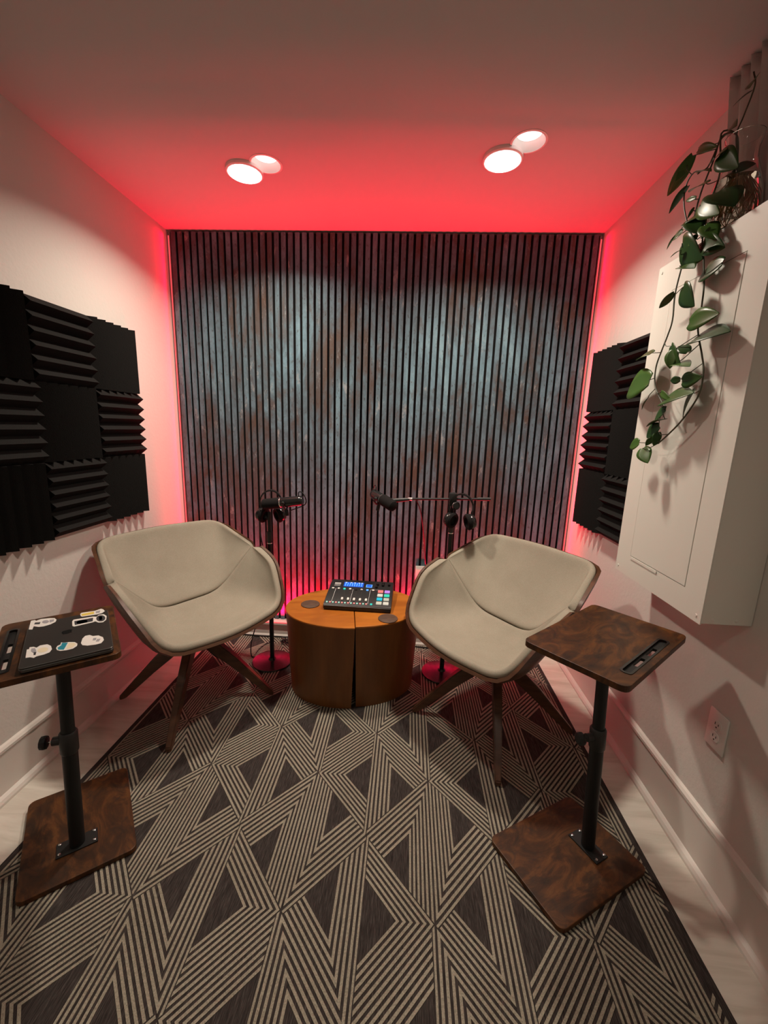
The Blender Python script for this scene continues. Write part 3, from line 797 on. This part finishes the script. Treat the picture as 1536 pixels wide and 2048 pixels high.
# ---------------------------------------------------------------- microphones on round-base stands
def stand(x, y, ztop, label):
    t = thing('microphone_stand', label, 'mic stand', (x, y, RZ+.002), group=None)
    obj('base', lathe(B(), [(.113, 0), (.116, .004), (.114, .009), (.06, .014), (.022, .018), (.016, .03)], 48), M_gloss, t, True)
    obj('pole', lathe(B(), [(.0125, .018), (.0125, ztop*.86)], 20), M_black, t, True)
    obj('upper_tube', lathe(B(), [(.0095, ztop*.86-.02), (.0095, ztop)], 20), M_black, t, True)
    obj('collar', lathe(B(), [(.0150, ztop*.86-.045), (.0165, ztop*.86-.04), (.0165, ztop*.86+.01), (.013, ztop*.86+.018)], 20), M_blackp, t, True)
    obj('ring', lathe(B(), [(.0152, ztop*.86-.052), (.0152, ztop*.86-.047)], 20), M_chrome, t, True)
    return t
def mic(label, a, b, foam_frac, rb, rf, up):
    """a = rear end, b = foam end, in world coordinates"""
    a, b = Vector(a), Vector(b); t = thing('microphone', label, 'microphone', a.lerp(b, .5), group=None); o = a.lerp(b, .5)
    d = (b-a); L_ = d.length; d.normalize(); lb = L_*(1-foam_frac)
    obj('body', lathe(B(), [(rb*.75, 0), (rb*.96, .006), (rb, .02), (rb, lb*.45), (rb*1.02, lb*.5), (rb, lb)], 28, a-o, d), M_gloss, t, True)
    obj('silver_ring', lathe(B(), [(rb*1.02, lb-.004), (rb*1.07, lb-.001), (rb*1.02, lb+.002)], 28, a-o, d, False, False), M_chrome, t, True)
    obj('windscreen', lathe(B(), [(rf*.93, lb+.001), (rf, lb+.012), (rf, L_-.022), (rf*.9, L_-.008), (rf*.55, L_)], 28, a-o, d), M_micfoam, t, True)
    # U yoke round the ring
    s_ = d.cross(Vector(up)).normalized(); u = s_.cross(d).normalized(); c0 = a-o + d*lb*.8; R0 = rb+.012
    bm = B(); tube(bm, [c0 + (s_*math.cos(q)+(-u)*math.sin(q))*R0 for q in [PI*k/14 for k in range(15)]], .0045, 8)
    obj('yoke', bm, M_black, t, True)
    for g in (1, -1): obj('yoke_knob', lathe(B(), [(.009, 0), (.009, .010), (.007, .012)], 14, c0+s_*g*(R0-.008), s_*g), M_black, t, True)
    obj('swivel', lathe(B(), [(.008, 0), (.010, .008), (.010, .035)], 14, c0-u*R0, -u), M_black, t, True)
    bm = B(); p0 = a-o
    tube(bm, curve_pts([p0+d*.02+u*rb, p0+d*(.015)+u*(rb+.02), p0-d*.01+u*(rb+.012)-s_*.01, p0-d*.012-u*.02, c0-u*(R0+.01)-d*.02], 5), .0028, 6)
    obj('bridge_cable', bm, M_black, t, True)
    return t
def headphones(label, top, ax, R0=.06):
    """band plane spanned by ax (unit, horizontal) and -z, hanging from its crown at top"""
    top = Vector(top); t = thing('headphones', label, 'headphones', top, group=None); ax = Vector(ax).normalized(); n = Vector((-ax.y, ax.x, 0))
    Z = Vector((0, 0, 1)); c0 = -Z*R0*1.15
    pts = [c0 + ax*(R0*math.cos(q)) + Z*(R0*1.15*math.sin(q)) for q in [PI*(-.12+1.24*k/26) for k in range(27)]]
    bm = B(); rings = []
    for i, p in enumerate(pts):
        tg = (pts[min(i+1, 26)]-pts[max(i-1, 0)]).normalized(); o_ = tg.cross(n)
        hw = .015 if 5 < i < 21 else .008
        rings.append([bm.verts.new(p + n*(hw*e) + o_*(.0035*f)) for e, f in ((-1, -1), (1, -1), (1, 1), (-1, 1))])
    for a, b in zip(rings, rings[1:]):
        for k in range(4): bm.faces.new((a[k], a[(k+1) % 4], b[(k+1) % 4], b[k]))
    bm.faces.new(rings[0]); bm.faces.new(rings[-1]); obj('headband', bm, M_gloss, t, True)
    for s_, p in ((1, pts[0]), (-1, pts[-1])):
        q = p - Z*.022
        obj('slider', tube(B(), [p+Z*.01, p-Z*.012, q], .006, 8), M_black, t, True)
        inn = (-ax*s_ + n*(-.55) - Z*.25).normalized()
        cup = obj('ear_cup', lathe(B(), [(.020, -.020), (.034, -.014), (.040, 0), (.038, .008)], 28, q-Z*.02, inn), M_gloss, t, True)
        obj('ear_pad', lathe(B(), [(.036, .008), (.043, .012), (.044, .022), (.038, .030), (.026, .029), (.024, .018)], 28, q-Z*.02, inn), M_micfoam, cup, True)
    return t
SL = (-.536, -.352); SR = (.462, -.358)
stand(*SL, .905, 'black straight microphone stand with round base beside the laptop-side chair')
mic('black microphone with foam windscreen pointing toward the laptop-side chair', (-.338, -.385, .992), (-.566, -.375, .958), .46, .027, .0295, (0, 0, 1))
headphones('black headphones hung behind the microphone on the straight stand', (-.533, -.325, 1.030), (1, .25, 0), .058)
t = stand(*SR, 1.03, 'black microphone stand with horizontal boom arm behind the chair near the electrical box')
o = Vector((SR[0], SR[1], RZ+.002))
obj('boom_arm', tube(B(), [Vector((.235, -.372, 1.022))-o, Vector((.655, -.352, 1.036))-o], .0062, 10), M_black, t, True)
obj('boom_grip', tube(B(), [Vector((.59, -.355, 1.034))-o, Vector((.66, -.352, 1.0362))-o], .0095, 10), M_blackp, t, True)
obj('boom_clutch', box(B(), (-.020, -.018, .985), (.020, .018, 1.055), .006, None, 2), M_blackp, t, True)
kn = obj('clutch_knob', lathe(B(), [(.021, 0), (.021, .014), (.017, .018)], 24, (.012, -.020, .990), (.25, -1, .1)), M_black, t, True)
obj('knob_rim', lathe(B(), [(.0205, .0165), (.0215, .015), (.0215, .012)], 24, (.012, -.020, .990), (.25, -1, .1), False, False), M_chrome, kn, True)
obj('boom_end', tube(B(), [Vector((.238, -.372, 1.022))-o, Vector((.20, -.382, 1.018))-o, Vector((.128, -.392, 1.012))-o], [.0075, .011, .0125], 12), M_blackp, t, True)
obj('boom_ferrule', tube(B(), [Vector((.222, -.373, 1.0216))-o, Vector((.246, -.3715, 1.0224))-o], .0095, 12), M_chrome, t, True)
mic('black microphone with foam windscreen on the boom arm pointing away from the slats', (.030, -.300, 1.034), (.155, -.425, .985), .55, .026, .031, (0, 0, 1))
headphones('black headphones hung over the boom arm clutch', (.505, -.388, 1.062), (1, -.25, -.0), .062)

# ---------------------------------------------------------------- wall plates
def slot_outlet(name, label, loc, rz, w_, h_, sockets):
    t = thing(name, label, 'outlet', loc, rz)
    obj('plate', box(B(), (-w_/2, -.006, -h_/2), (w_/2, 0, h_/2), .0025, None, 2), M_white, t, True)
    if sockets:
        for z in (.021, -.021):
            rc = obj('receptacle', prism(B(), rrect(0, 0, .035, .029, .012), 0, .0015, Matrix(((1, 0, 0, 0), (0, 0, -1, -.006), (0, 1, 0, z), (0, 0, 0, 1)))), M_white, t)
            for x, hh in ((-.0065, .0045), (.0065, .0036)): obj('slot', box(B(), (x-.0012, -.0079, z+.002-hh), (x+.0012, -.0074, z+.002+hh)), M_gap, rc)
            obj('ground_hole', lathe(B(), [(.0026, 0), (.0026, .0005)], 10, (0, -.0074, z-.009), (0, -1, 0)), M_gap, rc)
        obj('screw', lathe(B(), [(.003, 0), (.0022, .001)], 10, (0, -.006, 0), (0, -1, 0)), M_white, t)
    else:
        for z in (.035, -.035): obj('screw', lathe(B(), [(.003, 0), (.0022, .001)], 10, (0, -.006, z), (0, -1, 0)), M_white, t)
    return t
slot_outlet('wall_outlet', 'white double socket outlet low on the wall under the electrical box', (W2-.0003, -1.349, .491), -PI/2, .077, .125, True)
slot_outlet('wall_plate', 'blank white wall plate on the slats behind the table', (.331, -.0004, .470), 0, .075, .118, False)

# ---------------------------------------------------------------- laptop stands
def rustic_stand(name_label, base_c, base_dir, top_c, top_dir, ztop, pole_xy, pole_top, sS, sO, collar_z, slot_side, knob_dir):
    """base and top are boards whose long side runs along *_dir; the slot runs along the long side"""
    bc = Vector((*base_c, .0)); t = thing('laptop_stand', name_label, 'side table', (*base_c, RZ+.0018), 0, 'rustic laptop stands')
    z0 = RZ+.0018
    ab = math.atan2(base_dir[1], base_dir[0]); at = math.atan2(top_dir[1], top_dir[0])
    bo = obj('base_board', prism(B(), rrect(0, 0, .395, .302, .022), 0, .017), M_rust, t, rot=(0, 0, ab))
    bmb = bo.modifiers.new('bev', 'BEVEL'); bmb.width = .002; bmb.segments = 2
    p0 = Vector((*pole_xy, 0))-bc; p1 = Vector((*pole_top, 0))-bc
    zt = ztop-.018-z0
    def pol(z): return p0.lerp(p1, (z-.017)/(zt-.017)) + Vector((0, 0, z))
    fl = obj('foot_plate', box(B(), (-.055, -.028, 0), (.055, .028, .005), .001), M_black, t, loc=p0+Vector((0, 0, .017)), rot=(0, 0, ab+PI/2))
    for x in (-.046, .046):
        for y in (-.019, .019): obj('bolt', lathe(B(), [(.005, .005), (.0045, .008), (.002, .009)], 10, (x, y, 0)), M_chrome, fl, True)
    obj('lower_tube', tube(B(), [pol(.022), pol(collar_z)], .0210, 24), M_black, t, True)
    obj('upper_tube', tube(B(), [pol(collar_z-.01), pol(zt-.004)], .0180, 24), M_black, t, True)
    cl = obj('collar', tube(B(), [pol(collar_z-.055), pol(collar_z-.05), pol(collar_z+.012), pol(collar_z+.018)], [.0225, .0245, .0245, .0205], 24), M_blackp, t, True)
    kd = Vector(knob_dir).normalized(); kc = pol(collar_z-.012)
    obj('collar_boss', tube(B(), [kc+kd*.018, kc+kd*.042], .013, 12), M_blackp, cl, True)
    obj('clamp_screw', tube(B(), [kc+kd*.040, kc+kd*.058], .003, 8), M_chrome, cl, True)
    bm = B(); lathe(bm, [(.010, .055), (.019, .057), (.0205, .063), (.019, .072), (.012, .075)], 10, kc, kd)
    obj('clamp_knob', bm, M_black, cl)
    # top board with the long slot cut through, black insert with two open windows
    ts = ztop-.018-z0; so_ = slot_side*(sO/2-.034); sl_ = .286; sx_ = SHIFT
    bm = B(); plate_hole(bm, rrect(0, 0, sS, sO, .022), [rrect(sx_, so_, sl_, .026, .010, 3)], 0, .018)
    tl = Vector((*top_c, 0))-bc
    to = obj('top_board', bm, M_rust, t, loc=tl+Vector((0, 0, ts)), rot=(0, 0, at))
    md = to.modifiers.new('bev', 'BEVEL'); md.width = .0025; md.segments = 2; md.limit_method = 'ANGLE'
    bm = B(); sg = slot_side
    wins = [rrect(x+sx_, so_, .060, .012, .003, 2) for x in WINS]
    plate_hole(bm, rrect(sx_, so_, sl_-.001, .025, .010, 3), wins, .004, .0125)
    obj('slot_insert', bm, M_black, to)
    bm = B(); plate_hole(bm, rrect(sx_, so_, sl_+.006, .032, .012, 3), [rrect(sx_, so_, sl_-.006, .0205, .009, 3)], .0182, .0196)
    obj('slot_rim', bm, M_gloss, to)
    mp_ = obj('mount_plate', box(B(), (-.055, -.028, -.006), (.055, .028, -.0005), .001), M_black, t, loc=pol(zt)+Vector((0, 0, 0)), rot=(0, 0, at))
    return t
WINS = (-.046, .043); SHIFT = -.015
# right: empty stand in front of the chair
dS = Vector((.342, .311, 0)).normalized()
rustic_stand('rustic brown laptop stand with empty top in front of the chair by the electrical box', (.796, -1.386), (.364, .211), (.845, -1.345), (dS.x, dS.y), .782, (.877, -1.357), (.838, -1.357), .452, .292, .455, -1, (-.95, -.3, 0))
WINS = (-.02, .08); SHIFT = .008
dL = Vector((.241, -.296, 0)).normalized()
rustic_stand('rustic brown laptop stand holding a stickered laptop', (-.850, -1.430), (.243, -.304), (-.830, -1.4375), (dL.x, dL.y), .722, (-.806, -1.495), (-.777, -1.492), .392, .300, .420, -1, (-1, -.35, 0))

# ---------------------------------------------------------------- laptop with stickers
LZ = .722+.0018+.0006
aL = math.atan2(dL.y, dL.x)          # laptop's local x runs along the stand's long side
lc = ((-.799-.618-.785-.966)/4+.006, (-1.274-1.501-1.621-1.397)/4)
lp = thing('laptop', 'closed dark grey laptop covered with stickers on the rustic stand', 'laptop', (*lc, LZ), aL)
o = obj('base', prism(B(), rrect(0, 0, .298, .210, .010), 0, .0105), M_lap, lp, True)
md = o.modifiers.new('bev', 'BEVEL'); md.width = .002; md.segments = 2; md.limit_method = 'ANGLE'
lid = obj('lid', prism(B(), rrect(0, 0, .298, .210, .010), .0112, .0158), M_lap, lp, True)
md = lid.modifiers.new('bev', 'BEVEL'); md.width = .0016; md.segments = 2; md.limit_method = 'ANGLE'
ZL = .0158
def to_lap(px, py):
    p = measure(px, py, 2, LZ+ZL); d = p-Vector((*lc, 0)); return (d.x*math.cos(aL)+d.y*math.sin(aL), -d.x*math.sin(aL)+d.y*math.cos(aL))
M_stk = mat('sticker_white', (.72, .70, .66), .4); M_ink = mat('sticker_ink', (.04, .04, .045), .4); M_gry = mat('sticker_grey', (.32, .31, .33), .4)
M_ylw = mat('sticker_yellow', (.66, .50, .09), .4); M_teal = mat('sticker_teal', (.02, .22, .30), .4); M_crm = mat('sticker_cream', (.72, .63, .45), .4)
def cz(x, y): return 0+x/5.486, 1190+y/5.486
def sticker(poly, inner, nm='sticker'):
    """polygons given in the pixels of one enlarged view of the lid"""
    P = [to_lap(*cz(*q)) for q in poly]
    s_ = obj(nm, prism(B(), P, ZL+.0001, ZL+.0006), M_stk, lid)
    for k, (q, mt) in enumerate(inner):
        obj('sticker_print', prism(B(), [to_lap(*cz(*a_)) for a_ in q], ZL+.0006, ZL+.0009), mt, s_)
def ell(cx, cy, a, b, ang=0, n=20):
    ca, sa = math.cos(math.radians(ang)), math.sin(math.radians(ang))
    return [(cx+a*math.cos(2*PI*k/n)*ca-b*math.sin(2*PI*k/n)*sa, cy+a*math.cos(2*PI*k/n)*sa+b*math.sin(2*PI*k/n)*ca) for k in range(n)]
sticker([(340, 285), (385, 275), (395, 285), (450, 265), (540, 255), (600, 255), (620, 272), (610, 295), (550, 325), (480, 345), (430, 352), (370, 345), (355, 380), (315, 380), (325, 340)],
        [([(385, 305), (445, 300), (435, 322), (375, 325)], M_ink), (ell(500, 296, 38, 17, -8), M_gry), ([(545, 275), (595, 268), (590, 290), (545, 305)], M_gry)])
sticker([(880, 210), (895, 197), (1040, 175), (1110, 152), (1135, 160), (1150, 178), (1120, 200), (1060, 215), (900, 240), (885, 232)],
        [([(890, 212), (1030, 185), (1035, 208), (900, 232)], M_ylw), ([(1050, 182), (1100, 170), (1095, 195), (1052, 203)], M_gry)])
sticker([(792, 290), (808, 272), (1020, 238), (1060, 240), (1085, 218), (1140, 212), (1170, 232), (1165, 272), (1130, 300), (1080, 304), (1045, 290), (1020, 300), (815, 348), (795, 342)],
        [([(815, 290), (1022, 252), (1018, 290), (822, 332)], M_ink), (ell(900, 297, 62, 20, -9), M_stk), (ell(900, 297, 48, 13, -9), M_ink), (ell(900, 297, 30, 7, -9), M_stk), (ell(1106, 258, 50, 34, -6), M_ink), ([(1085, 240), (1120, 235), (1122, 275), (1090, 280)], M_crm)])
sticker([(295, 600), (318, 597), (325, 575), (370, 570), (400, 580), (440, 555), (520, 542), (560, 560), (570, 595), (545, 630), (480, 655), (400, 675), (370, 692), (330, 685), (280, 692)],
        [([(345, 590), (385, 585), (400, 620), (365, 640), (340, 620)], M_gry), (ell(470, 605, 60, 26, -12), M_crm), ([(370, 630), (400, 628), (390, 660), (368, 662)], M_ink)])
sticker([(615, 585), (630, 560), (665, 545), (670, 522), (700, 525), (760, 518), (820, 518), (850, 535), (845, 560), (800, 590), (730, 607), (660, 615), (625, 605)],
        [([(632, 580), (672, 555), (680, 528), (745, 525), (700, 602), (640, 603)], M_teal), ([(755, 530), (815, 527), (835, 545), (800, 575), (725, 596)], M_crm)])
sticker([(888, 530), (905, 480), (935, 450), (985, 440), (1020, 452), (1080, 445), (1130, 465), (1140, 495), (1110, 530), (1050, 545), (960, 557), (905, 552)],
        [([(1025, 475), (1060, 472), (1050, 498), (1015, 500)], M_gry), ([(1065, 485), (1105, 482), (1085, 512), (1050, 514)], M_gry)])
P = [to_lap(*cz(*q)) for q in ((675, 415), (690, 398), (735, 385), (770, 378), (795, 380), (785, 400), (790, 408), (740, 425), (690, 432))]
obj('lid_logo', prism(B(), P, ZL+.0001, ZL+.0005), M_gloss, lid)

# ---------------------------------------------------------------- cables
def cable(name, pts, r, label):
    return tag(obj(name, tube(B(), curve_pts(pts, 7), r, 6), M_black, None, True), label, 'cable')
cable('microphone_cable', [(-.575, -.375, .93), (-.585, -.36, .80), (-.565, -.35, .6), (-.60, -.34, .35), (-.66, -.35, .12), (-.665, -.33, .0135), (-.66, -.24, .0125), (-.64, -.17, .0125), (-.60, -.13, .0125)], .003, 'thin black cable dangling beside the straight microphone stand')
coil = []
for k in range(56):
    a = k*.62; r = .055+.022*math.sin(k*1.7); coil.append((-.455+r*1.35*math.cos(a), -.125+r*.62*math.sin(a), .0125+.00085*k*.55))
cable('coiled_cable', coil, .0035, 'tangled coil of black cable on the rug behind the table')
cable('wall_cable', [(.27, -.372, 1.018), (.30, -.30, .93), (.335, -.12, .72), (.352, -.05, .57), (.358, -.012, .545)], .003, 'thin black cable dropping from the boom arm to the wall plate')
cable('floor_cable', [(-.93, -.055, .0125), (-.70, -.070, .0125), (-.45, -.060, .0125), (-.20, -.065, .0125), (.1, -.07, .0125), (.45, -.10, .0125)], .004, 'black cable lying along the back edge of the rug')
cable('led_cable', [(-.56, -.03, .25), (-.545, -.032, .17), (-.53, -.034, .11), (-.515, -.04, .05), (-.50, -.045, .013)], .003, 'thin black cable running down in front of the back baseboard')
